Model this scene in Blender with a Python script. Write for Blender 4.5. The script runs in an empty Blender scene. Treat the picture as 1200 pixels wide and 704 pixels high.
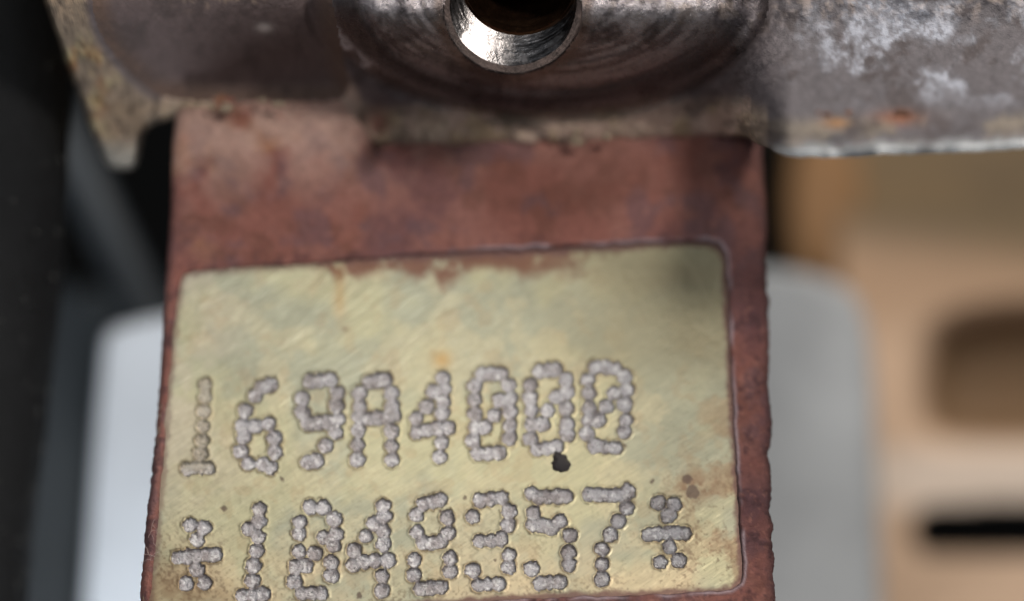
import bpy, bmesh, math, random
import numpy as np
from mathutils import Vector

# ------------------------------------------------------------------ scene, camera, light
S = bpy.context.scene
S.unit_settings.scale_length = 0.006          # one Blender unit is about 6 mm of engine
COL = S.collection
D0 = 30.0                                      # lens to the plane of focus
cam_d = bpy.data.cameras.new('camera'); cam = bpy.data.objects.new('camera', cam_d); COL.objects.link(cam)
cam.location = (0, -D0, 0); cam.rotation_euler = (math.pi / 2, 0, 0)
cam_d.lens = 90; cam_d.sensor_width = 36; cam_d.clip_start = 0.5; cam_d.clip_end = 500
cam_d.dof.use_dof = True; cam_d.dof.focus_distance = D0 - 0.05; cam_d.dof.aperture_fstop = 0.047
cam_d.dof.aperture_blades = 7
S.camera = cam

W = bpy.data.worlds.new('World'); S.world = W; W.use_nodes = True
W.node_tree.nodes['Background'].inputs[0].default_value = (0.80, 0.90, 1.0, 1)
W.node_tree.nodes['Background'].inputs[1].default_value = 0.11

def lamp(name, loc, target, size, watts, color):
    d = bpy.data.lights.new(name, 'AREA'); d.shape = 'DISK'; d.size = size; d.energy = watts; d.color = color
    o = bpy.data.objects.new(name, d); COL.objects.link(o); o.location = loc
    o.rotation_euler = (Vector(target) - Vector(loc)).to_track_quat('-Z', 'Y').to_euler()
    return o
lamp('key_lamp', (13, -29, 15), (0, 0, 0.5), 5.5, 6900, (1.0, 0.955, 0.90))
lamp('front_fill', (-15, -30, 6), (0, 0, 0), 13, 2300, (0.95, 0.97, 1.0))
lamp('panel_fill', (-6.5, 1, -15), (-4.6, 8.5, -2.5), 5, 1900, (0.93, 0.97, 1.0))  # unseen lamp, added to brighten the pale panel at the left
lamp('top_lamp', (-3.8, -19.4, 20.3), (-1.8, 0, -1), 6, 1750, (0.93, 0.97, 1.0))
lamp('background_fill', (14, -8, 24), (5, 12, -2), 12, 7500, (1.0, 0.94, 0.86))  # unseen lamp, added to lift the background where the others fall off

S.view_settings.view_transform = 'Standard'; S.view_settings.look = 'None'
S.view_settings.exposure = 0.0; S.view_settings.gamma = 1.0
S.view_settings.use_curve_mapping = False

# ------------------------------------------------------------------ helpers
rng = np.random.default_rng(7)
TAB = [rng.random((256, 256)) for _ in range(8)]
def vnoise(x, y, s=0):
    t = TAB[s % 8]; xi = np.floor(x).astype(int); yi = np.floor(y).astype(int)
    fx = x - xi; fy = y - yi; fx = fx * fx * (3 - 2 * fx); fy = fy * fy * (3 - 2 * fy)
    a = t[xi & 255, yi & 255]; b = t[(xi + 1) & 255, yi & 255]
    c = t[xi & 255, (yi + 1) & 255]; d = t[(xi + 1) & 255, (yi + 1) & 255]
    return (a * (1 - fx) + b * fx) * (1 - fy) + (c * (1 - fx) + d * fx) * fy
def fbm(x, y, scale, octv=4, s=0, gain=0.55):
    """fractal noise about 0..1; scale is the size of the largest blotch"""
    v = 0; amp = 1; tot = 0; f = 1.0 / scale
    for k in range(octv):
        v = v + amp * vnoise(x * f + 17.3 * k + 31 * s, y * f + 9.1 * k + 57 * s, s + k); tot += amp; amp *= gain; f *= 2.03
    return v / tot
def sstep(a, b, x):
    t = np.clip((x - a) / (b - a), 0, 1); return t * t * (3 - 2 * t)
def lin(r, g, b):
    f = lambda c: (c / 255 / 12.92) if c <= 10 else ((c / 255 + 0.055) / 1.055) ** 2.4
    return np.array([f(r), f(g), f(b)])
def mixc(c, col, m):
    m = np.asarray(m)[..., None]; return c * (1 - m) + np.asarray(col) * m
def sdf(poly, X, Y):
    P = np.asarray(poly, float); Q = np.roll(P, -1, 0)
    sh = X.shape; x = X.ravel(); y = Y.ravel()
    best = np.full(x.shape, 1e18); ins = np.zeros(x.shape, bool)
    for (ax, ay), (bx, by) in zip(P, Q):
        ex, ey = bx - ax, by - ay; t = np.clip(((x - ax) * ex + (y - ay) * ey) / (ex * ex + ey * ey + 1e-12), 0, 1)
        best = np.minimum(best, (x - ax - t * ex) ** 2 + (y - ay - t * ey) ** 2)
        c = ((ay > y) != (by > y))
        if abs(by - ay) > 1e-9: ins ^= c & (x < (bx - ax) * (y - ay) / (by - ay) + ax)
    d = np.sqrt(best); return np.where(ins, -d, d).reshape(sh)
def smooth_poly(pts, n=4, it=2):
    P = np.asarray(pts, float)
    for _ in range(it):
        Q = np.roll(P, -1, 0); P = np.stack([P * .75 + Q * .25, P * .25 + Q * .75], 1).reshape(-1, 2)
    return P
# measured point (hundredths of a unit on the focal plane) carried out to the distance where the thing stands
def place(X, Y, depth):
    k = depth / D0
    return np.stack([(X - 600) / 100 * k, depth - D0 + 0 * X, (352 - Y) / 100 * k], -1)
K = 0.445                                      # the pad leans back about 24 degrees
PN = np.array([0, -1, K]) / math.hypot(1, K)
def pad_at(X, Y, h=0.0):
    c = (352 - Y) / 100
    P = place(X, Y, (D0 + K * 2.88) / (1 - K * c / D0))
    return P + PN * np.asarray(h)[..., None]

def mesh_np(name, V, F, mat, parent=None, cols=None, smooth=True, ang=None):
    me = bpy.data.meshes.new(name); F = np.asarray(F)
    me.vertices.add(len(V)); me.vertices.foreach_set('co', np.asarray(V, np.float32).ravel())
    n = F.shape[1]; me.loops.add(F.size); me.polygons.add(len(F))
    me.loops.foreach_set('vertex_index', F.astype(np.int32).ravel())
    me.polygons.foreach_set('loop_start', np.arange(0, F.size, n, dtype=np.int32))
    me.polygons.foreach_set('use_smooth', np.full(len(F), smooth))
    me.update(calc_edges=True)
    if cols is not None:
        a = me.color_attributes.new('albedo', 'FLOAT_COLOR', 'POINT')
        c4 = np.ones((len(V), 4), np.float32); c4[:, :cols.shape[1]] = cols; a.data.foreach_set('color', c4.ravel())
    me.validate()
    o = bpy.data.objects.new(name, me); me.materials.append(mat); COL.objects.link(o)
    if parent: o.parent = parent
    return o
def sub_mesh(name, V, F, keep, mat, parent, cols=None, smooth=True):
    Fk = F[keep]; u, inv = np.unique(Fk, return_inverse=True)
    return mesh_np(name, V[u], inv.reshape(Fk.shape), mat, parent, None if cols is None else cols[u], smooth)
def grid_faces(r, c):
    i = np.arange(r * c).reshape(r, c)
    return np.stack([i[:-1, :-1], i[1:, :-1], i[1:, 1:], i[:-1, 1:]], -1).reshape(-1, 4)
def bm_obj(name, bm, mat, parent=None, smooth=False):
    me = bpy.data.meshes.new(name); bmesh.ops.recalc_face_normals(bm, faces=bm.faces[:]); bm.to_mesh(me); bm.free()
    for p in me.polygons: p.use_smooth = smooth
    me.materials.append(mat); o = bpy.data.objects.new(name, me); COL.objects.link(o)
    if parent: o.parent = parent
    return o
def tag(o, label, cat, group=None):
    o['label'] = label; o['category'] = cat
    if group: o['group'] = group
    return o
def thing(name, label, cat, group=None):
    return tag_root(name, label, cat, group)
def tag_root(name, label, cat, group=None):
    o = bpy.data.objects.new(name, None); COL.objects.link(o); o.empty_display_size = 0.3
    return tag(o, label, cat, group)

def material(name, color=None, rough=0.6, metal=0.0, spec=0.5, var=0.15, nscale=8.0, bump=0.0, bscale=30.0, bdist=0.02, rvar=0.15, stretch=None):
    m = bpy.data.materials.new(name); m.use_nodes = True; nt = m.node_tree; N = nt.nodes; L = nt.links
    b = N['Principled BSDF']; b.inputs['Metallic'].default_value = metal; b.inputs['Specular IOR Level'].default_value = spec
    tc = N.new('ShaderNodeTexCoord'); mp = N.new('ShaderNodeMapping'); L.new(tc.outputs['Object'], mp.inputs[0])
    if stretch:
        mp.vector_type = 'TEXTURE'; mp.inputs['Rotation'].default_value = stretch[0]; mp.inputs['Scale'].default_value = stretch[1]
    nz = N.new('ShaderNodeTexNoise'); nz.inputs['Scale'].default_value = nscale; nz.inputs['Detail'].default_value = 6; nz.inputs['Roughness'].default_value = 0.65
    L.new(mp.outputs[0], nz.inputs['Vector'])
    if color is None:
        src = N.new('ShaderNodeAttribute'); src.attribute_name = 'albedo'; csock = src.outputs['Color']
    else:
        src = N.new('ShaderNodeRGB'); src.outputs[0].default_value = (*color, 1); csock = src.outputs[0]
    mr = N.new('ShaderNodeMapRange'); mr.inputs['From Min'].default_value = 0.25; mr.inputs['From Max'].default_value = 0.75
    mr.inputs['To Min'].default_value = 1 - var; mr.inputs['To Max'].default_value = 1 + var; L.new(nz.outputs['Fac'], mr.inputs['Value'])
    mul = N.new('ShaderNodeVectorMath'); mul.operation = 'SCALE'; L.new(csock, mul.inputs[0]); L.new(mr.outputs[0], mul.inputs['Scale'])
    L.new(mul.outputs[0], b.inputs['Base Color'])
    rr = N.new('ShaderNodeMapRange'); rr.inputs['From Min'].default_value = 0.25; rr.inputs['From Max'].default_value = 0.75
    rr.inputs['To Min'].default_value = max(0.03, rough - rvar); rr.inputs['To Max'].default_value = min(1, rough + rvar); L.new(nz.outputs['Fac'], rr.inputs['Value'])
    L.new(rr.outputs[0], b.inputs['Roughness'])
    if bump:
        n2 = N.new('ShaderNodeTexNoise'); n2.inputs['Scale'].default_value = bscale; n2.inputs['Detail'].default_value = 5; n2.inputs['Roughness'].default_value = 0.7
        L.new(mp.outputs[0], n2.inputs['Vector'])
        bp = N.new('ShaderNodeBump'); bp.inputs['Strength'].default_value = bump; bp.inputs['Distance'].default_value = bdist
        L.new(n2.outputs['Fac'], bp.inputs['Height']); L.new(bp.outputs[0], b.inputs['Normal'])
    return m

M_PAD = material('rust_primer', None, 0.62, 0.0, 0.4, 0.28, 14, 0.9, 34, 0.05)
M_FACE = material('machined_iron', None, 0.41, 0.62, 0.5, 0.10, 5, 0.10, 9, 0.02, 0.12, ((0, math.radians(-33), 0), (2.2, 1, 0.14)))
M_PIT = material('peened_metal', None, 0.33, 0.75, 0.6, 0.2, 26, 0.7, 30, 0.03, 0.12)
M_CAST = material('cast_alloy', None, 0.62, 0.15, 0.4, 0.22, 10, 0.8, 28, 0.04)
M_BOSS = material('turned_steel', None, 0.30, 0.75, 0.5, 0.22, 12, 0.6, 26, 0.03)
M_HOLE = material('bright_thread', lin(128, 124, 124), 0.26, 1.0, 0.5, 0.4, 5, 0.3, 7, 0.04, 0.12)
M_RIM = material('worn_rim', lin(74, 62, 58), 0.45, 0.5, 0.5, 0.6, 5, 0.9, 20, 0.05)
M_THREAD = material('bronze_thread', lin(96, 70, 52), 0.25, 0.95, 0.5, 0.35, 6, 0.3, 12, 0.03, 0.1)
M_DEEP = material('hole_dark', lin(30, 24, 20), 0.7)
M_GREASE = material('black_grease', lin(38, 32, 32), 0.5, 0, 0.4, 0.2, 20, 0.8, 40, 0.02)
M_RUBBER = material('black_rubber', lin(20, 20, 21), 0.72, 0, 0.3, 0.5, 5, 0.9, 16, 0.05)
M_DARK = material('dark_plastic', lin(48, 53, 57), 0.6, 0, 0.4, 0.2, 1.2, 0.3, 3, 0.05)
M_WHITE = material('pale_paint', lin(228, 234, 242), 0.5, 0, 0.4, 0.05, 0.8)
M_GREY = material('grey_alloy', lin(146, 147, 148), 0.65, 0, 0.4, 0.22, 0.7, 0.4, 3, 0.1)
M_TAN = material('tan_board', None, 0.7, 0, 0.3, 0.08, 0.6, 0.3, 3, 0.1)
M_BACK = material('dark_back', lin(9, 9, 9), 0.9, 0, 0.2)
M_GRIT = material('pale_grit', lin(150, 132, 112), 0.8, 0, 0.3, 0.35, 9, 0.8, 20, 0.03)
M_RUSTF = material('rust_flake', lin(92, 66, 54), 0.85, 0, 0.2, 0.4, 9, 0.8, 20, 0.03)
M_LINT = material('lint', lin(176, 150, 142), 0.8)
M_DUST = material('dust', lin(120, 118, 112), 0.9)

# ------------------------------------------------------------------ background
bm = bmesh.new(); bmesh.ops.create_grid(bm, x_segments=1, y_segments=1, size=90)
bk = bm_obj('background', bm, M_BACK); bk.rotation_euler = (math.pi / 2, 0, 0); bk.location = (0, 60, 0); bk['kind'] = 'structure'

def slab(name, outline, depth, thick, bevel, mat, parent=None, lean=0.0, it=2):
    """a solid of the given outline standing at a distance, front edges rounded"""
    P = smooth_poly(outline, it=it)
    dd = depth + lean * (P[:, 1] - 352) / 100
    A = place(P[:, 0], P[:, 1], dd)
    bm = bmesh.new()
    f = bm.faces.new([bm.verts.new(p) for p in A])
    r = bmesh.ops.extrude_face_region(bm, geom=[f])
    vs = [g for g in r['geom'] if isinstance(g, bmesh.types.BMVert)]
    bmesh.ops.translate(bm, verts=vs, vec=(0, thick, 0))
    front = [e for e in bm.edges if all(v not in vs for v in e.verts)]
    if bevel: bmesh.ops.bevel(bm, geom=front, offset=bevel, segments=5, profile=0.5, affect='EDGES')
    o = bm_obj(name, bm, mat, parent, smooth=True)
    for p in o.data.polygons: p.use_smooth = len(p.vertices) <= 4
    return o

# right: grey casting
t = slab('grey_block', [(800, 312), (880, 312), (950, 318), (1000, 338), (1018, 372), (1026, 440), (1030, 560), (1036, 690), (1040, 860), (800, 860)], 40, 5, 0.2, M_GREY)
tag(t, 'blurred blue-grey block with a rounded top standing right behind the rusty pad', 'block')
# right: tan board with recess and slot
def tan_board():
    root = tag_root('tan_board', 'blurred tan board with a brown hollow and a black slot at the right edge', 'board')
    xs = np.arange(985, 1381, 3.0); ys = np.arange(248, 1001, 3.0)
    X, Y = np.meshgrid(xs, ys)
    rec = sdf(smooth_poly([(1082, 400), (1120, 372), (1200, 362), (1330, 362), (1330, 515), (1130, 520), (1078, 505)]), X, Y)
    slot = sdf(smooth_poly([(1086, 590), (1200, 587), (1330, 584), (1330, 650), (1200, 650), (1086, 652), (1072, 642), (1066, 621), (1072, 600)], it=1), X, Y)
    dep = 43 + 1.2 * sstep(20, -40, rec)
    c = np.zeros(X.shape + (3,)) + lin(196, 166, 140)
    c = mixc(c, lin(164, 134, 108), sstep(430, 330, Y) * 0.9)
    c = mixc(c, lin(208, 190, 174), sstep(510, 540, Y) * sstep(610, 580, Y))
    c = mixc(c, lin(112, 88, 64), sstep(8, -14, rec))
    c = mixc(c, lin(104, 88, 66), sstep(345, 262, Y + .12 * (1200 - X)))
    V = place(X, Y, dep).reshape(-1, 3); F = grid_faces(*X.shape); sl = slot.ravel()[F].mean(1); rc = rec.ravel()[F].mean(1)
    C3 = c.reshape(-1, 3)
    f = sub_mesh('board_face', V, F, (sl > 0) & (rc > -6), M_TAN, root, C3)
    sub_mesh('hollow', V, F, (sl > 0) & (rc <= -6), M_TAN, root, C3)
    # slot walls and dark back
    P = smooth_poly([(1086, 590), (1200, 587), (1330, 584), (1330, 650), (1200, 650), (1086, 652), (1072, 642), (1066, 621), (1072, 600)], it=1)
    n = len(P); A = place(P[:, 0], P[:, 1], np.full(n, 43.02)); B = A + np.array([0, 4.0, 0])
    i = np.arange(n); j = (i + 1) % n
    mesh_np('slot', np.concatenate([A, B]), np.stack([i, j, j + n, i + n], -1), M_BACK, root)
    return root
tan_board()
t = slab('brown_beam', [(930, 60), (1420, 60), (1420, 330), (1200, 340), (1080, 350), (1030, 440), (985, 450), (930, 430), (925, 300)], 44.5, 3, 0.2,
         material('brown_beam', lin(108, 90, 66), 0.7, 0, 0.3, 0.35, 0.35))
tag(t, 'blurred brown beam crossing behind the pad under the right end of the flange', 'beam')

t = slab('amber_block', [(925, 150), (1012, 150), (1012, 330), (1000, 345), (925, 330)], 44, 3, 0.2, material('amber_paint', lin(132, 98, 64), 0.6, 0, 0.3, 0.1, 1))
tag(t, 'blurred amber brown block just above the blue-grey block and right of the pad', 'block')

# left: pale panel, dark cover, black hose
t = slab('pale_panel', [(118, 425), (121, 392), (140, 380), (300, 350), (300, 860), (82, 860), (98, 704), (111, 500)], 38.5, 1.0, 0.12, M_WHITE)
tag(t, 'blurred pale blue-white panel with a rounded corner left of the rusty pad', 'panel')
t = slab('dark_cover', [(-40, 330), (60, 330), (140, 350), (200, 360), (200, 372), (128, 372), (112, 420), (106, 520), (80, 900), (-40, 900)], 42, 1.5, 0.2, M_DARK, lean=0.1)
tag(t, 'dark grey plastic cover low down between the black hose and the pale panel', 'cover')
def slanted_bar():
    n, m = 60, 40; tt = np.linspace(0, 1, n); th = np.linspace(0, 2 * math.pi, m + 1)
    T_, A_ = np.meshgrid(tt, th, indexing='ij')
    cx = 20 + 160 * T_ + 20 * T_ * (1 - T_); cy = 60 + 330 * T_
    C_ = place(cx, cy, np.full(cx.shape, 41.0)); u = np.array([.94, 0, .34])
    V_ = C_ + (0.34 * np.cos(A_))[..., None] * u + (0.34 * np.sin(A_))[..., None] * np.array([0, 1.0, 0])
    return mesh_np('slanted_bar', V_.reshape(-1, 3), grid_faces(n, m + 1), material('grey_rubber', lin(52, 57, 62), 0.6, 0, 0.4, 0.2, 1.5))
tag(slanted_bar(), 'blurred dark grey bar slanting down behind the crusty left tip of the flange', 'bar')
def black_hose():
    root = tag_root('black_hose', 'dusty black rubber hose running down the left edge of the view', 'hose')
    n, m = 160, 72
    tt = np.linspace(-1, 1, n); th = np.linspace(0, 2 * math.pi, m + 1)
    T, A = np.meshgrid(tt, th, indexing='ij')
    cy = 352 + 520 * T; cx = -96 + 30 * np.cos(T * 2.1 + 0.9)
    r = 1.62 + 0.03 * (fbm(A * 20, T * 60, 8, 3) - 0.5) + 0.05 * (fbm(A * 6, T * 18, 3, 3, 2) - .5)
    C = place(cx, cy, np.full(cx.shape, 33.2))
    V = C + np.stack([r * np.cos(A), r * np.sin(A), 0 * A], -1)
    mesh_np('hose_wall', V.reshape(-1, 3), grid_faces(n, m + 1), M_RUBBER, root)
    # dust specks
    rr = random.Random(4); bm = bmesh.new()
    for k in range(110):
        a = rr.uniform(-1.9, -0.1); tv = rr.uniform(-0.8, 0.8); cx = -96 + 30 * math.cos(tv * 2.1 + 0.9)
        c = place(np.array(cx), np.array(352 + 520 * tv), np.array(33.2))
        p = Vector(c) + Vector((1.66 * math.cos(a), 1.66 * math.sin(a), 0)); s = rr.uniform(0.004, 0.013)
        g = bmesh.ops.create_icosphere(bm, subdivisions=1, radius=s)
        bmesh.ops.scale(bm, verts=g['verts'], vec=(rr.uniform(.6, 1.6), 0.6, rr.uniform(.6, 2)))
        bmesh.ops.translate(bm, verts=g['verts'], vec=p)
    d = bm_obj('dust', bm, M_DUST, root); d['kind'] = 'stuff'
black_hose()

# ------------------------------------------------------------------ number pad
PLATE = [(211, 334), (216, 322), (232, 317), (330, 311), (420, 304), (560, 296), (700, 289), (800, 284), (828, 283), (841, 287), (848, 297), (851, 315),
         (853, 380), (858, 480), (863, 560), (868, 640), (870, 670), (868, 682), (858, 689), (840, 691), (760, 694), (650, 698), (520, 704), (400, 711), (250, 718),
         (172, 722), (180, 660), (189, 560), (197, 460), (204, 380)]
def edge(pts, y):
    p = np.array(pts, float); return np.interp(y, p[:, 1], p[:, 0])
LEFT = [(212, 100), (209, 140), (203, 200), (195, 300), (188, 400), (180, 500), (171, 600), (164, 704), (158, 790)]
RIGHT = [(892, 100), (893, 170), (898, 250), (901, 320), (903, 450), (905, 550), (908, 650), (908, 790)]
pad = thing('number_pad', 'rust-red cast pad with a bare metal face punched with two rows of characters', 'number pad')

ys = np.arange(100, 790, 1.9); us = np.linspace(0, 1, 400)
U, Y = np.meshgrid(us, ys)
jl = ((fbm(Y * 0 + 3, Y, 70, 3, 1) - .5) * 7 + (fbm(Y * 0 + 5, Y, 7, 4, 2) - .5) * 4.5) * sstep(150, 560, Y); jr = ((fbm(Y * 0 + 9, Y, 22, 5, 2, .6) - .5) * 8 + (fbm(Y * 0 + 4, Y, 7, 3, 6) - .5) * 5) * (0.35 + 0.65 * sstep(250, 480, Y)) + (fbm(Y * 0 + 2, Y, 60, 2, 5) - .5) * 8
Lx = edge(LEFT, Y) + jl; Rx = edge(RIGHT, Y) + jr
X = Lx + (Rx - Lx) * U
d = sdf(PLATE, X, Y) + (fbm(X, Y, 16, 4, 3) - .5) * 5
dn = sdf(PLATE, X, Y)
wr = np.maximum(sstep(300, 420, X), 0.25) 
h = 0.13 * (fbm(X, Y, 90, 3, 4) - .5) + 0.05 * (fbm(X, Y, 18, 4, 5) - .5) + 0.028 * (fbm(X, Y, 5, 3, 6) - .5)
h = h * sstep(-2, 40, dn) * 0.8 + h * 0.2
h += 0.024 * np.exp(-((d - 4) / 2.0) ** 2) * sstep(400, 560, X)                       # raised ridge round the milled face
h += -0.16 * sstep(2.5, -4.5, d) * 1.0
ed = np.minimum(X - Lx, Rx - X)
h += -0.10 * np.exp(-(np.maximum(ed, 0) / 4.5) ** 1.3)
lump = sdf(smooth_poly([(150, 60), (396, 112), (428, 150), (442, 182), (380, 250), (240, 262), (150, 262)]), X, Y)
h += 0.30 * sstep(9, -9, lump) * sstep(262, 170, Y)
V = pad_at(X, Y, h)
# colours
C = np.zeros(X.shape + (3,)) + lin(150, 96, 84)
n1 = fbm(X, Y, 120, 4, 1); n2 = fbm(X, Y, 46, 4, 2); n3 = fbm(X, Y, 12, 4, 3); n4 = fbm(X, Y, 5, 3, 4)
C = mixc(C, lin(120, 84, 84), sstep(.45, .68, n1) * .7)
C = mixc(C, lin(158, 108, 96), sstep(.5, .72, n2) * .7)
C = mixc(C, lin(168, 118, 84), sstep(.54, .70, fbm(X, Y, 60, 4, 6)) * sstep(460, 330, X) * sstep(330, 250, Y) * .8)
C = mixc(C, lin(190, 152, 138), sstep(275, 150, Y + .18 * (X - 300)) * sstep(.30, .58, n2) * .75)
C = mixc(C, lin(104, 66, 52), sstep(.52, .66, fbm(X * 1.1, Y * 1.3, 50, 4, 7)) * .38)
C = mixc(C, lin(116, 88, 92), sstep(.54, .68, fbm(X, Y, 34, 4, 0)) * .55)
C = mixc(C, lin(206, 170, 154), sstep(10, -14, lump) * sstep(250, 150, Y) * sstep(.25, .6, n2) * .6)
C = mixc(C, lin(44, 26, 24), np.exp(-((lump - 6) / 7) ** 2) * sstep(215, 165, Y) * sstep(400, 425, X) * .85)
C = mixc(C, lin(92, 58, 60), sstep(845, 885, X) * sstep(.3, .6, n1) * .6)
C = mixc(C, lin(84, 58, 64), sstep(.5, .66, n3) * .45 * sstep(30, 0, dn) + 0 * X)
C = mixc(C, lin(70, 44, 46), sstep(.60, .74, n3) * .6 * sstep(250, 420, Y))
C = mixc(C, lin(176, 120, 104), sstep(.66, .8, n4) * .45)
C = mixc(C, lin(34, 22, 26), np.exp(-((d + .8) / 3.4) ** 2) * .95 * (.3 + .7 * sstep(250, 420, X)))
C = mixc(C, lin(190, 168, 172), np.exp(-((d - 4) / 1.6) ** 2) * .8 * sstep(420, 600, X) * sstep(.25, .6, fbm(X, Y, 30, 3, 5)))
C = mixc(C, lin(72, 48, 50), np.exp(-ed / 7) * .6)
# skirts: side walls
def skirt(V, C):
    Ls = []; Cs = []
    for s in (0.25, 0.8, 1.8, 3.2):
        Ls.append(s)
    back = np.array([0, 1.0, -0.25])
    inn = np.array([1.0, 0, 0])
    left = np.stack([V[:, 0] + back * s + inn * 0.05 * s for s in Ls[::-1]], 1)
    right = np.stack([V[:, -1] + back * s - inn * 0.05 * s for s in Ls], 1)
    V2 = np.concatenate([left, V, right], 1)
    C2 = np.concatenate([np.repeat(C[:, :1], len(Ls), 1), C, np.repeat(C[:, -1:], len(Ls), 1)], 1)
    return V2, C2
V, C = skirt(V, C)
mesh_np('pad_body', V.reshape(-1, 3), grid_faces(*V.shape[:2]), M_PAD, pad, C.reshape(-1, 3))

# punched characters: centres of the punch marks read off crops (origin, scale)
G = []
def crop(ox, oy, s, *glyphs):
    for pts, r in glyphs: G.append([(ox + a / s, oy + b / s, r) for a, b in pts])
s1, s2 = 870 / 210, 960 / 210
Rr = 9.3
crop(190, 400, s1,
 ([(208,205),(207,262),(200,335),(198,405),(193,475),(186,535),(122,610),(160,603),(190,606),(222,608)], 8.6),
 ([(525,205),(488,218),(450,258),(402,330),(392,400),(450,405),(515,392),(395,455),(380,527),(418,587),(545,462),(547,530),(485,590),(525,605)], Rr),
 ([(720,190),(765,185),(815,180),(680,270),(680,335),(712,393),(760,390),(805,385),(850,245),(845,305),(855,370),(842,435),(793,500),(748,572),(708,580)], Rr))
crop(390, 400, s1,
 ([(180,190),(220,182),(255,180),(130,245),(285,245),(130,305),(288,305),(125,360),(170,368),(215,365),(260,360),(295,350),(123,425),(285,430),(120,497),(285,500),(118,568),(287,568)], Rr),
 ([(535,170),(545,222),(490,238),(535,282),(455,310),(530,340),(405,365),(410,430),(455,425),(510,415),(560,412),(528,482),(518,552)], Rr),
 ([(725,155),(770,150),(815,150),(690,210),(690,275),(688,345),(690,410),(680,475),(735,410),(782,350),(815,280),(856,205),(862,270),(862,335),(860,400),(858,462),(705,535),(755,538),(805,532)], Rr))
crop(590, 400, s1,
 ([(175,140),(215,135),(250,132),(130,205),(130,265),(135,325),(140,395),(190,395),(130,465),(215,330),(255,265),(305,180),(310,240),(305,320),(310,395),(310,445),(165,520),(208,515),(255,505)], Rr),
 ([(450,120),(500,120),(540,125),(410,180),(415,245),(415,315),(410,375),(460,375),(405,440),(500,310),(535,245),(590,165),(600,230),(590,300),(595,375),(588,430),(445,500),(490,506),(545,510)], Rr))
crop(190, 550, s2,
 ([(150,290),(222,305),(187,370),(85,465),(135,460),(185,455),(235,450),(280,448),(183,530),(127,605),(228,600)], Rr),
 ([(520,205),(520,270),(465,313),(512,350),(505,425),(488,505),(483,588),(430,668),(485,665),(538,660)], Rr),
 ([(792,195),(862,195),(735,275),(733,335),(922,258),(865,355),(928,340),(920,400),(733,430),(820,440),(718,512),(765,510),(705,592),(907,492),(905,560),(750,657),(800,652),(852,655)], Rr))
crop(390, 550, s2,
 ([(270,185),(275,240),(220,280),(270,320),(175,350),(270,390),(115,425),(110,500),(165,485),(225,480),(295,478),(262,560),(262,640)], Rr),
 ([(487,175),(530,167),(577,155),(447,235),(613,250),(450,325),(622,330),(487,385),(530,387),(577,378),(437,478),(432,555),(628,465),(628,535),(472,630),(525,625),(577,622)], Rr),
 ([(792,155),(845,150),(900,145),(750,245),(945,215),(940,288),(790,375),(850,372),(900,365),(945,450),(942,518),(750,535),(780,612),(830,610),(890,606)], Rr))
crop(590, 550, s2,
 ([(150,120),(190,145),(240,140),(290,138),(335,137),(160,225),(158,290),(205,292),(255,303),(300,272),(355,345),(350,435),(352,502),(150,525),(200,602),(245,597),(297,597)], Rr),
 ([(460,125),(510,130),(560,130),(610,130),(665,110),(660,195),(615,270),(572,342),(527,418),(528,500),(527,580)], Rr),
 ([(830,170),(917,180),(885,240),(780,343),(830,336),(878,332),(925,330),(968,335),(890,410),(840,490),(940,480)], Rr))

st = 1.15
xs = np.arange(160, 884, st); ys = np.arange(270, 732, st)
X, Y = np.meshgrid(xs, ys)
dn = sdf(PLATE, X, Y)
wx = X + (fbm(X, Y, 4.0, 3, 2) - .5) * 4.2; wy = Y + (fbm(X, Y, 4.0, 3, 5) - .5) * 4.2   # ragged rims
rho = np.full(X.shape, 9.0); gid = np.full(X.shape, -1); pit = np.zeros(X.shape); lip = np.zeros(X.shape)
rg = random.Random(3)
for gi, dots in enumerate(G):
    for (cx, cy, r) in dots:
        r = r * rg.uniform(.94, 1.06); i0 = int((cx - 160) / st); j0 = int((cy - 270) / st); w = 20
        sl = (slice(max(0, j0 - w), j0 + w), slice(max(0, i0 - w), i0 + w))
        q = np.hypot(wx[sl] - cx, (wy[sl] - cy) * 1.02) / r
        qq = np.clip(q, 0, 1)
        dp = -(0.036 if cy > 560 else 0.031) * rg.uniform(.85, 1.12) * (1 - 0.22 * qq - 0.78 * qq ** 6)
        pit[sl] = np.minimum(pit[sl], dp)
        lip[sl] = np.maximum(lip[sl], np.exp(-((q - 1.08) / 0.13) ** 2))
        better = q < rho[sl]; gid[sl] = np.where(better, gi, gid[sl]); rho[sl] = np.where(better, q, rho[sl])
inside = rho < 1.0
lip = np.where(inside, 0, lip) * (0.4 + 1.0 * fbm(X, Y, 5, 2, 6))
h = -0.035 + 0.030 * (fbm(X, Y, 110, 2, 2) - .5) + 0.003 * (fbm(X, Y, 9, 4, 3) - .5)
ca, sa = math.cos(math.radians(-33)), math.sin(math.radians(-33))
a1 = X * ca + Y * sa; a2 = -X * sa + Y * ca
scr = fbm(a1 / 14, a2 / 1.6, 1, 2, 4)
h += 0.0012 * (scr - .5)
edgew = sstep(-6, 2, dn) * sstep(420, 300, X)
pit = pit * (1 - .5 * sstep(262, 250, X) * sstep(540, 470, Y))
h += pit + 0.007 * lip + np.where(inside, 0.014 * (fbm(X, Y, 4.5, 2, 7) - .5), 0)
V = pad_at(X, Y, h).reshape(-1, 3)
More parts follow.
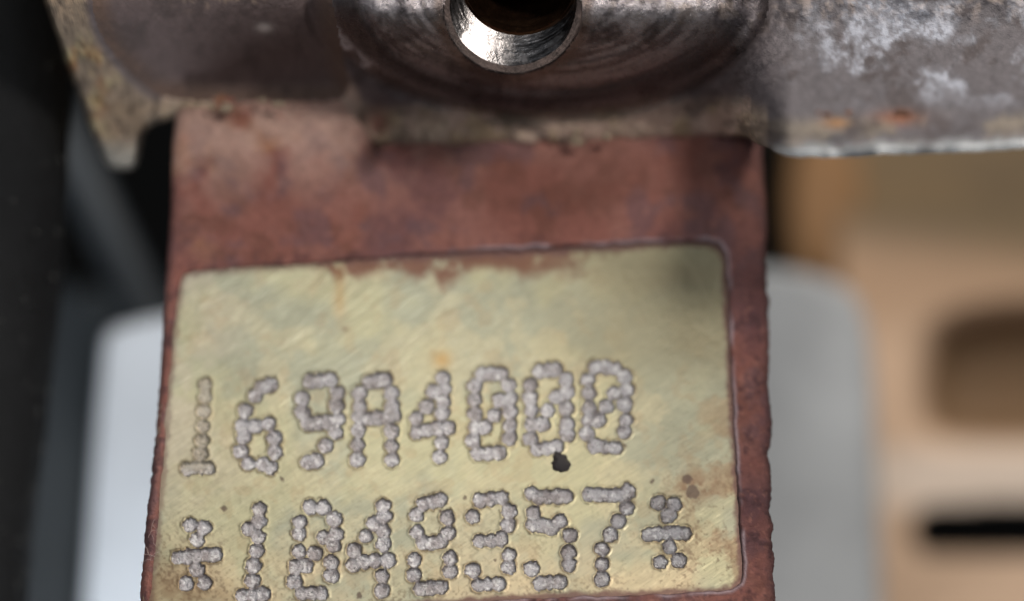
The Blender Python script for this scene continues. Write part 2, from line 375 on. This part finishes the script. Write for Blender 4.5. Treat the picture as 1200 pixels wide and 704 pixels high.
# colours of the bare face
C = np.zeros(X.shape + (3,)) + lin(150, 143, 113)
m1 = fbm(X, Y, 130, 4, 1); m2 = fbm(X, Y, 40, 4, 3); m3 = fbm(X, Y, 10, 4, 4); m4 = fbm(X, Y, 4, 3, 5)
C = mixc(C, lin(134, 131, 110), sstep(.42, .58, m1) * .9)
C = mixc(C, lin(160, 149, 119), sstep(.46, .62, m2) * .5)
C = mixc(C, lin(158, 146, 126), sstep(330, 200, X) * sstep(.35, .6, fbm(X, Y, 55, 4, 7)) * sstep(640, 520, Y) * .7)
C = mixc(C, lin(170, 150, 118), sstep(600, 690, Y) * sstep(.40, .62, fbm(X, Y, 60, 3, 0)) * .6)
C = C * (0.86 + 0.28 * scr)[..., None] * (0.95 + 0.10 * m3)[..., None]
C = mixc(C, lin(134, 106, 72), sstep(.60, .72, fbm(X, Y, 22, 3, 2)) * .2)
grit = np.clip(sstep(330, 180, X) * sstep(590, 700, Y) + sstep(740, 860, X) * sstep(470, 600, Y) * .8 + sstep(670, 700, Y + 0.03 * (X - 600)) * .5 + .12 + .22 * sstep(560, 620, Y), 0, 1)
C = mixc(C, lin(82, 66, 50), sstep(.50, .75, fbm(X, Y, 3.2, 2, 5) * .6 + m2 * .4) * grit * .8)
C = mixc(C, lin(112, 88, 62), sstep(320, 200, X) * sstep(610, 712, Y) * sstep(.3, .62, m2) * .8)
C = mixc(C, lin(112, 86, 62), sstep(770, 850, X) * sstep(.42, .58, m2) * sstep(380, 520, Y) * .6)
C = mixc(C, lin(104, 74, 52), np.exp(-(((X - 812) / 26) ** 2 + ((Y - 572) / 18) ** 2)) * sstep(.35, .6, m3) * .8)
# rusty runs hanging from the upper edge
top = np.interp(X, [210, 330, 420, 560, 700, 800, 850], [318, 311, 304, 296, 289, 284, 284])
run = np.interp(X, [370, 385, 395, 410, 440, 470, 490, 505, 518, 530, 545, 575, 610, 640, 680, 715, 735], [0, 8, 26, 26, 16, 14, 30, 22, 46, 34, 22, 16, 30, 28, 34, 22, 0])
run = run * (0.75 + 0.6 * fbm(X, Y, 9, 3, 1)); fade = sstep(run + 6, run * .5, Y - top) * (run > 1)
C = mixc(C, lin(98, 62, 46), fade * sstep(.26, .56, fbm(X, Y, 18, 4, 6) + .06) * .95)
C = mixc(C, lin(150, 118, 72), np.exp(-(((X - 398) / 7) ** 2 + ((Y - 345) / 30) ** 2)) * .55)
C = mixc(C, lin(150, 116, 66), np.exp(-(((X - 518) / 11) ** 2 + ((Y - 420) / 11) ** 2)) * .8)
C = mixc(C, lin(88, 60, 40), np.exp(-(((X - 404) / 3.5) ** 2 + ((Y - 384) / 3) ** 2)) * .7)
C = mixc(C, lin(92, 72, 46), np.exp(-(((X - 790) / 62) ** 2 + ((Y - 322) / 22) ** 2)) * .85)  # flange shade painted as a brown patch in the upper right corner
C = mixc(C, lin(116, 108, 84), sstep(600, 760, X) * sstep(470, 400, Y) * (.6 + .4 * m2))  # upper right of the face darkened in colour, standing in for weaker light
C = mixc(C, lin(84, 56, 50), sstep(-8, -1, dn + (m3 - .5) * 8) * (.6 + .3 * sstep(400, 500, X)))
C = mixc(C, lin(92, 76, 54), np.exp(-((rho - 1.12) / .13) ** 2) * (rho > 1) * sstep(.35, .6, m3) * .75)
for (bx, by, br) in [(700, 578, 4), (545, 582, 2.5), (421, 696, 4), (516, 598, 2.2), (733, 520, 2), (765, 562, 3), (580, 655, 2), (330, 560, 3), (262, 594, 4), (640, 612, 2), (806, 560, 6), (812, 575, 8)]:
    q = np.hypot(wx - bx, wy - by); C = mixc(C, lin(70, 52, 44), sstep(br + 1, br - 1, q) * .8)
# punched metal colour
Cp = np.zeros(X.shape + (3,)) + lin(164, 160, 161)
Cp = mixc(Cp, lin(126, 117, 116), sstep(.48, .66, m3) * .6); Cp = mixc(Cp, lin(214, 211, 208), sstep(.60, .72, fbm(X, Y, 3.4, 2, 1)) * .6)  # grey mottling, then pale specks: glints painted into the pit colour
Cp = mixc(Cp, lin(96, 82, 78), sstep(.84, .98, rho) * .7)
Cp = mixc(Cp, lin(116, 104, 98), sstep(.50, .66, fbm(X, Y, 26, 3, 6)) * .3)
faint = sstep(262, 250, X) * sstep(560, 540, Y)
Cp = Cp * (1 - .55 * faint[..., None]) + C * .55 * faint[..., None]
Cp = mixc(Cp, lin(168, 156, 138), sstep(270, 215, X) * sstep(560, 470, Y) * .6)
F = grid_faces(*X.shape); dF = dn.ravel()[F].mean(1); rF = rho.ravel()[F].mean(1); gF = gid.ravel()[F[:, 0]]
pitF = rF < 1.0
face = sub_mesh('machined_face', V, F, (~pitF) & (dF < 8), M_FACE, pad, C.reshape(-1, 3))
for gi in range(len(G)):
    sub_mesh('punched_character', V, F, pitF & (gF == gi), M_PIT, face, Cp.reshape(-1, 3))
# blob of grease
def blob():
    n, m = 10, 40; R, A = np.meshgrid(np.linspace(0, 1, n), np.linspace(0, 2 * math.pi, m + 1), indexing='ij')
    rad = 11.5 * (1 + .35 * (fbm(A * 0 + 5 + np.cos(A) * 3, np.sin(A) * 3 + 9, 1.6, 3, 3) - .5) * 2)
    Xb = 656 + R * rad * np.cos(A); Yb = 540 + R * rad * np.sin(A) * 1.05
    hb = -0.03 + 0.05 * (1 - R ** 2.2) + .02 * (fbm(Xb, Yb, 5, 3, 2) - .5)
    mesh_np('grease_spot', pad_at(Xb, Yb, hb).reshape(-1, 3), grid_faces(n, m + 1), M_GREASE, face)
blob()
# lint caught on the left edge
def fibre(parent, px, py, ln, seed):
    rr = random.Random(seed); bm = bmesh.new(); a = rr.uniform(0, 6.28); p = np.array(pad_at(np.array(px), np.array(py), np.array(0.02)))
    pts = []
    for k in range(9):
        pts.append(Vector(p)); a += rr.uniform(-.7, .7); p = p + np.array([math.cos(a), rr.uniform(-.5, .1), math.sin(a)]) * ln / 9
    rings = []
    for q in pts: rings.append([bm.verts.new(q + Vector((math.cos(b), 0.4 * math.sin(b), math.sin(b))) * 0.003) for b in (0, 2.1, 4.2)])
    for r0, r1 in zip(rings, rings[1:]):
        for i in range(3): bm.faces.new((r0[i], r0[(i + 1) % 3], r1[(i + 1) % 3], r1[i]))
    return bm_obj('lint_fibre', bm, M_LINT, parent, True)
for k, (px, py) in enumerate([(170, 640), (174, 630), (168, 650), (178, 622), (166, 660), (180, 612), (172, 645), (177, 655), (183, 640)]):
    fibre(pad, px, py, 0.17, k)

# ------------------------------------------------------------------ flange above the pad
fl = thing('cast_flange', 'weathered grey cast flange with a threaded bolt hole overhanging the top of the pad', 'flange')
BOT = [(8, -125), (30, -66), (55, 0), (90, 94), (126, 188), (132, 194), (150, 193), (157, 189), (163, 160), (170, 146), (185, 139), (205, 132), (300, 128), (385, 126), (402, 130), (416, 146), (426, 164), (436, 171),
       (520, 170), (600, 168), (680, 168), (720, 164), (800, 160), (876, 158), (892, 168), (915, 178), (940, 182), (1010, 181), (1100, 177), (1200, 172), (1270, 168)]
PANEL = smooth_poly([(112, -80), (104, 8), (128, 62), (172, 108), (214, 119), (300, 119), (396, 120), (410, 108), (404, 70), (388, 0), (384, -80)])
TOPY = -150
xs = np.arange(8, 1266, 2.4); nr = 150
B = np.interp(xs, [p[0] for p in BOT], [p[1] for p in BOT]) + (fbm(xs, xs * 0 + 4, 22, 4, 3) - .5) * 7
T = np.linspace(0, 1, nr)[:, None]
X = np.repeat(xs[None], nr, 0); Y = TOPY + (B[None] - TOPY) * T
eb = B[None] - Y                                    # distance above the lower edge
HX, HY, HA, HB = 601, 11, 78, 74
bc = np.hypot((X - 636) / 266, (Y + 5) / 140)
hr = np.hypot((X - HX) / HA, (Y - HY) / HB)
pn = sdf(PANEL, X, Y)
roll = np.clip((Y - 25) / 140, 0, 1) ** 1.5
rg2 = sstep(820, 930, X)
lf2 = sstep(445, 405, X)
dep = 30.0 + (2.05 * sstep(5, 158, Y) * (1 - lf2) + 2.0 * sstep(-10, 128, Y) * lf2) * (1 - rg2) - rg2 * 1.95 * sstep(20, 175, Y)
dep = dep - 0.26 * sstep(1.03, 0.95, bc) + 0.09 * np.exp(-((bc - 1.03) / .03) ** 2)
dep += 0.05 * np.exp(-((bc - .80) / .03) ** 2) - 0.03 * np.exp(-((bc - .62) / .05) ** 2) + 0.004 * np.sin(bc * 60) * (bc < .97)
dep += 0.25 * sstep(12, -26, pn)
rgt = sstep(880, 960, X)
dep += rgt * (-0.20 * sstep(15, 5, eb + 8 * (fbm(X, Y, 16, 4, 6) - .5))) - rgt * .06 * (fbm(X, Y, 9, 3, 1) - .5) * sstep(24, 8, eb)
crust = sstep(170, 100, X + .25 * (Y - 60)) * sstep(30, 80, Y)
dep += -0.36 * crust * (fbm(X, Y, 22, 3, 2) - .35)
dep += -0.14 * (fbm(X, Y, 60, 4, 1) - .5) * (bc > 1) * (pn > 0) - (0.06 * sstep(-10,4,pn) * (fbm(X, Y, 14, 4, 2) - .5) + 0.03 * (fbm(X, Y, 5, 3, 3) - .5)) * (1 - .7 * (bc < .95))
dep += -0.16 * (fbm(X, Y, 24, 3, 6) - .4) * sstep(46, 8, eb) * (X > 200) * (X < 900)
dep += 0.14 * np.exp(-eb / 4.0) * (1 - .8 * rgt)
V = place(X, Y, dep)
C = np.zeros(X.shape + (3,)) + lin(108, 97, 97)
q1 = fbm(X, Y, 110, 4, 2); q2 = fbm(X, Y, 38, 5, 4, .62); q3 = fbm(X, Y, 9, 4, 5); q4 = fbm(X, Y, 4, 3, 6)
C = mixc(C, lin(90, 79, 80), sstep(.45, .65, q1) * .7)
C = mixc(C, lin(84, 80, 83), sstep(850, 940, X) * .9)
C = mixc(C, lin(196, 172, 150), sstep(52, 24, eb) * .75 * (X < 900) * (X > 190))
C = mixc(C, lin(186, 158, 144), sstep(.4, .6, fbm(X, Y, 50, 4, 0)) * sstep(60, 30, eb) * .7 * (X < 880) * (X > 400))
C = mixc(C, lin(160, 140, 104), sstep(.48, .62, q2) * sstep(52, 22, eb) * .6 * (X > 190) * (1 - .75 * rg2))
ox = fbm(X + 40, Y, 70, 6, 1, .62)
oxm = sstep(.50, .64, ox + .10 * sstep(60, 0, Y) + .08 * sstep(1020, 1180, X) - .05) * sstep(900, 1000, X) * sstep(135, 95, Y)
C = mixc(C, lin(146, 148, 157), oxm * (.35 + .65 * sstep(.40, .62, q4 * .5 + q3 * .5)))
C = mixc(C, lin(150, 136, 128), sstep(.52, .66, q3) * sstep(40, -10, Y) * sstep(850, 930, X) * .6)
rim = sstep(2, 14, pn) * (X < 240)
C = mixc(C, lin(150, 130, 108), rim * .8)
C = mixc(C, lin(206, 188, 142), rim * crust * sstep(.44, .58, fbm(X, Y, 16, 4, 3)) * .95)
C = mixc(C, lin(70, 58, 52), rim * sstep(.55, .66, fbm(X, Y, 7, 4, 1)) * .7)
C = mixc(C, lin(140, 92, 50), rim * crust * sstep(.58, .7, fbm(X, Y, 20, 3, 7)) * .7)
C = mixc(C, lin(146, 142, 134), rim * sstep(155, 182, Y) * .8)
C = mixc(C, lin(176, 150, 124), rim * sstep(40, 0, Y) * sstep(.5, .62, q3) * .6)
C = mixc(C, lin(136, 138, 140), rgt * sstep(16, 6, eb + (q3 - .5) * 14) * .9)
C = mixc(C, lin(225, 226, 226), rgt * sstep(7, 3, eb) * sstep(.3, .5, fbm(X, Y * 0, 26, 3, 1)))  # broken highlight painted along the bare metal lip
C = mixc(C, lin(118, 108, 96), rgt * np.exp(-((eb - 30) / 9) ** 2) * sstep(.42, .6, q2) * .8)
C = mixc(C, lin(118, 76, 56), np.exp(-(((X - 1055) / 27) ** 2 + ((Y - 138) / 9) ** 2)) * sstep(.3, .6, q3 + .15))
C = mixc(C, lin(150, 108, 66), np.exp(-(((X - 980) / 16) ** 2 + ((Y - 144) / 6) ** 2)) * .8)
C = mixc(C, lin(44, 26, 20), np.exp(-(((X - 424) / 11) ** 2 + ((Y - 138) / 15) ** 2)) * .9)
C = mixc(C, lin(112, 54, 44), np.exp(-(((X - 444) / 14) ** 2 + ((Y - 145) / 16) ** 2)) * .8)
C = mixc(C, lin(58, 48, 46), sstep(.54, .68, fbm(X, Y, 30, 5, 7, .65)) * .6 * (X > 180) * (1 - oxm))
C = C * (0.80 + 0.40 * q3)[..., None] * (0.78 + 0.44 * fbm(X, Y, 3.2, 2, 2))[..., None]
# recessed panel
Cpn = np.zeros(X.shape + (3,)) + lin(104, 88, 86)
Cpn = mixc(Cpn, lin(106, 82, 66), sstep(-30, -6, pn) * .6); Cpn = mixc(Cpn, lin(76, 64, 62), sstep(.48, .65, q2) * .6)
Cpn = Cpn * (0.84 + 0.32 * fbm(X, Y, 3.2, 2, 2))[..., None]
Cpn = mixc(Cpn, lin(150, 128, 112), sstep(.56, .68, q3) * sstep(24, -6, Y) * sstep(190, 240, X) * sstep(330, 290, X) * .7)
Cpn = mixc(Cpn, lin(196, 184, 178), np.exp(-(((X - 310) / 9) ** 2 + ((Y - 33) / 5) ** 2)))
# boss
ang = np.arctan2((Y + 5) / 140, (X - 636) / 266)
stk = fbm(bc * 34, ang * 2.2, 1.0, 4, 3, .6)
Cb = np.zeros(X.shape + (3,)) + lin(172, 163, 164)
Cb = mixc(Cb, lin(74, 68, 72), sstep(.42, .62, stk) * .7); Cb = mixc(Cb, lin(140, 130, 124), sstep(.6, .74, stk) * .5)
Cb = mixc(Cb, lin(70, 60, 62), sstep(.70, .86, bc) * .6)
Cb = mixc(Cb, lin(132, 114, 104), np.exp(-((hr - 1.10) / .10) ** 2) * .8)
Cb = mixc(Cb, lin(150, 132, 116), sstep(.5, .64, q3) * sstep(60, -10, Y) * sstep(690, 800, X) * .5)
Cb = mixc(Cb, lin(54, 46, 46), sstep(.5, .66, fbm(X, Y, 40, 5, 6, .65)) * .65)
Cb = Cb * (0.8 + 0.4 * fbm(X, Y, 3.2, 2, 2))[..., None]
Cb = mixc(Cb, lin(214, 220, 230), sstep(.46, .62, q3) * np.exp(-((bc - .97) / .035) ** 2) * sstep(470, 400, X))  # highlight painted on the left edge of the boss
Cb = mixc(Cb, lin(44, 38, 40), np.exp(-((bc - .88) / .06) ** 2) * .7)
# lower edge curling back
ns = 8
sk = []
for k in range(1, ns + 1):
    u = k / ns; sk.append(place(xs, B + 2.0 * math.sin(u * 3.14) , dep[-1] + 2.6 * u ** 1.6))
V = np.concatenate([V, np.stack(sk, 0)], 0)
ext = lambda c: np.concatenate([c, np.repeat(c[-1:] * 0.9, ns, 0)], 0)
C, Cpn, Cb = ext(C), ext(Cpn), ext(Cb)
e1 = lambda a, v: np.concatenate([a, np.full((ns, a.shape[1]), v)], 0)
pnv, bcv, hrv = e1(pn, 50.), e1(bc, 5.), e1(hr, 9.)
F = grid_faces(*V.shape[:2]); m = lambda a: a.ravel()[F].mean(1)
Vf = V.reshape(-1, 3); fp, fb, fh = m(pnv) < 0, m(bcv) < 1.0, m(hrv) < 1.035
Fb = fb & ~fp
sub_mesh('casting', Vf, F, ~fp & ~fb & ~fh, M_CAST, fl, C.reshape(-1, 3))
sub_mesh('recessed_panel', Vf, F, fp, M_CAST, fl, Cpn.reshape(-1, 3))
boss = sub_mesh('boss', Vf, F, Fb & ~fh, M_BOSS, fl, Cb.reshape(-1, 3))
# the threaded hole
def hole():
    n = 128; A = np.linspace(0, 2 * math.pi, n + 1)[None]
    d0 = 29.76
    def ring(s, r):
        off = np.minimum(np.maximum(s, 0), .27) * 132 + np.maximum(s - .27, 0) * 30
        return place(HX + HA * r * np.cos(A) + .22 * off, HY + HB * r * np.sin(A) - off, d0 + s)
    s = np.concatenate([[0.12, 0.05, 0.0, 0.004], np.linspace(0.012, 0.03, 4)])[:, None] + 0 * A
    r = np.concatenate([[1.12, 1.06, 1.025, 1.0], np.linspace(.985, .95, 4)])[:, None] + 0 * A
    r = r + 0.05 * (fbm(2 * np.cos(A) + 7 + 0 * s, 2 * np.sin(A) + s * 8, 1.0, 4, 3) - .5)
    mesh_np('hole_rim', ring(s, r).reshape(-1, 3), grid_faces(*s.shape), M_RIM, fl)
    r_end = r[-1:]
    u = np.linspace(0, 1, 40)[:, None] + 0 * A
    s = 0.03 + 0.24 * u; r = r_end * (1 - u) + 0.90 * u
    r = r + 0.010 * (fbm(A * 1.3, u * 16, 1.0, 3, 5) - .5) + 0.03 * (fbm(A * 3, u * 4, 1.0, 4, 2) - .5) * u * (1 - u) * 4
    mesh_np('chamfer', ring(s, r).reshape(-1, 3), grid_faces(*s.shape), M_HOLE, fl)
    s = np.arange(0.27, 3.0, 0.02)[:, None] + 0 * A
    ph = ((s - .27) / 0.30 - A / (2 * math.pi)) % 1.0
    r = 0.86 + 0.10 * np.abs(2 * ph - 1) * sstep(.27, .33, s) - .004 * (s - .27) - 0.012 * (fbm(A * 6 + 0 * s, s * 14, 1.0, 3, 2))
    mesh_np('thread', ring(s, r).reshape(-1, 3), grid_faces(*s.shape), M_THREAD, fl)
    V = ring(s[-1:], r[-1:])[0]; c = V.mean(0)
    mesh_np('hole_bottom', np.stack([V * 0 + c, V], 0).reshape(-1, 3), grid_faces(2, n + 1), M_DEEP, fl)
hole()
# crumbs of dirt packed in the joint, and rust flakes on the right edge
def crumbs(name, spots, mat, seed):
    rr = random.Random(seed); bm = bmesh.new()
    for (px, py, dp, s) in spots:
        g = bmesh.ops.create_icosphere(bm, subdivisions=2, radius=s)
        o = Vector(place(np.array(px * 1.0), np.array(py * 1.0), np.array(dp))); sc = [rr.uniform(.8, 1.5), rr.uniform(.5, .8), rr.uniform(.7, 1.1)]; k = rr.uniform(0, 99)
        for v in g['verts']:
            nn = vnoise(np.array(v.co.x / s * 1.3 + k), np.array(v.co.z / s * 1.3 + v.co.y / s + k), seed)
            v.co = Vector((v.co.x * sc[0], v.co.y * sc[1], v.co.z * sc[2])) * (0.65 + 0.7 * float(nn)) + o
    o = bm_obj(name, bm, mat, fl, True); o['kind'] = 'stuff'; return o
rr = random.Random(12)
sp = [(265, 127, 31.75, .07), (326, 122, 31.7, .06), (676, 166, 31.85, .06), (712, 160, 31.8, .06), (250, 128, 31.8, .045)]
for k in range(16):
    x = rr.uniform(210, 880); y = float(np.interp(x, [p[0] for p in BOT], [p[1] for p in BOT])) + rr.uniform(-14, -4)
    sp.append((x, y, 31.7 + rr.uniform(0, .3), rr.uniform(.015, .05)))
crumbs('dirt_crumbs', sp, M_GRIT, 5)
sp = []
for k in range(34):
    x = rr.gauss(1055, 16) if k < 24 else rr.gauss(980, 16); sp.append((x, 139 + rr.uniform(-7, 7), 28.38 + rr.uniform(-.04, .06), rr.uniform(.02, .05)))
crumbs('rust_flakes', sp, M_RUSTF, 6)
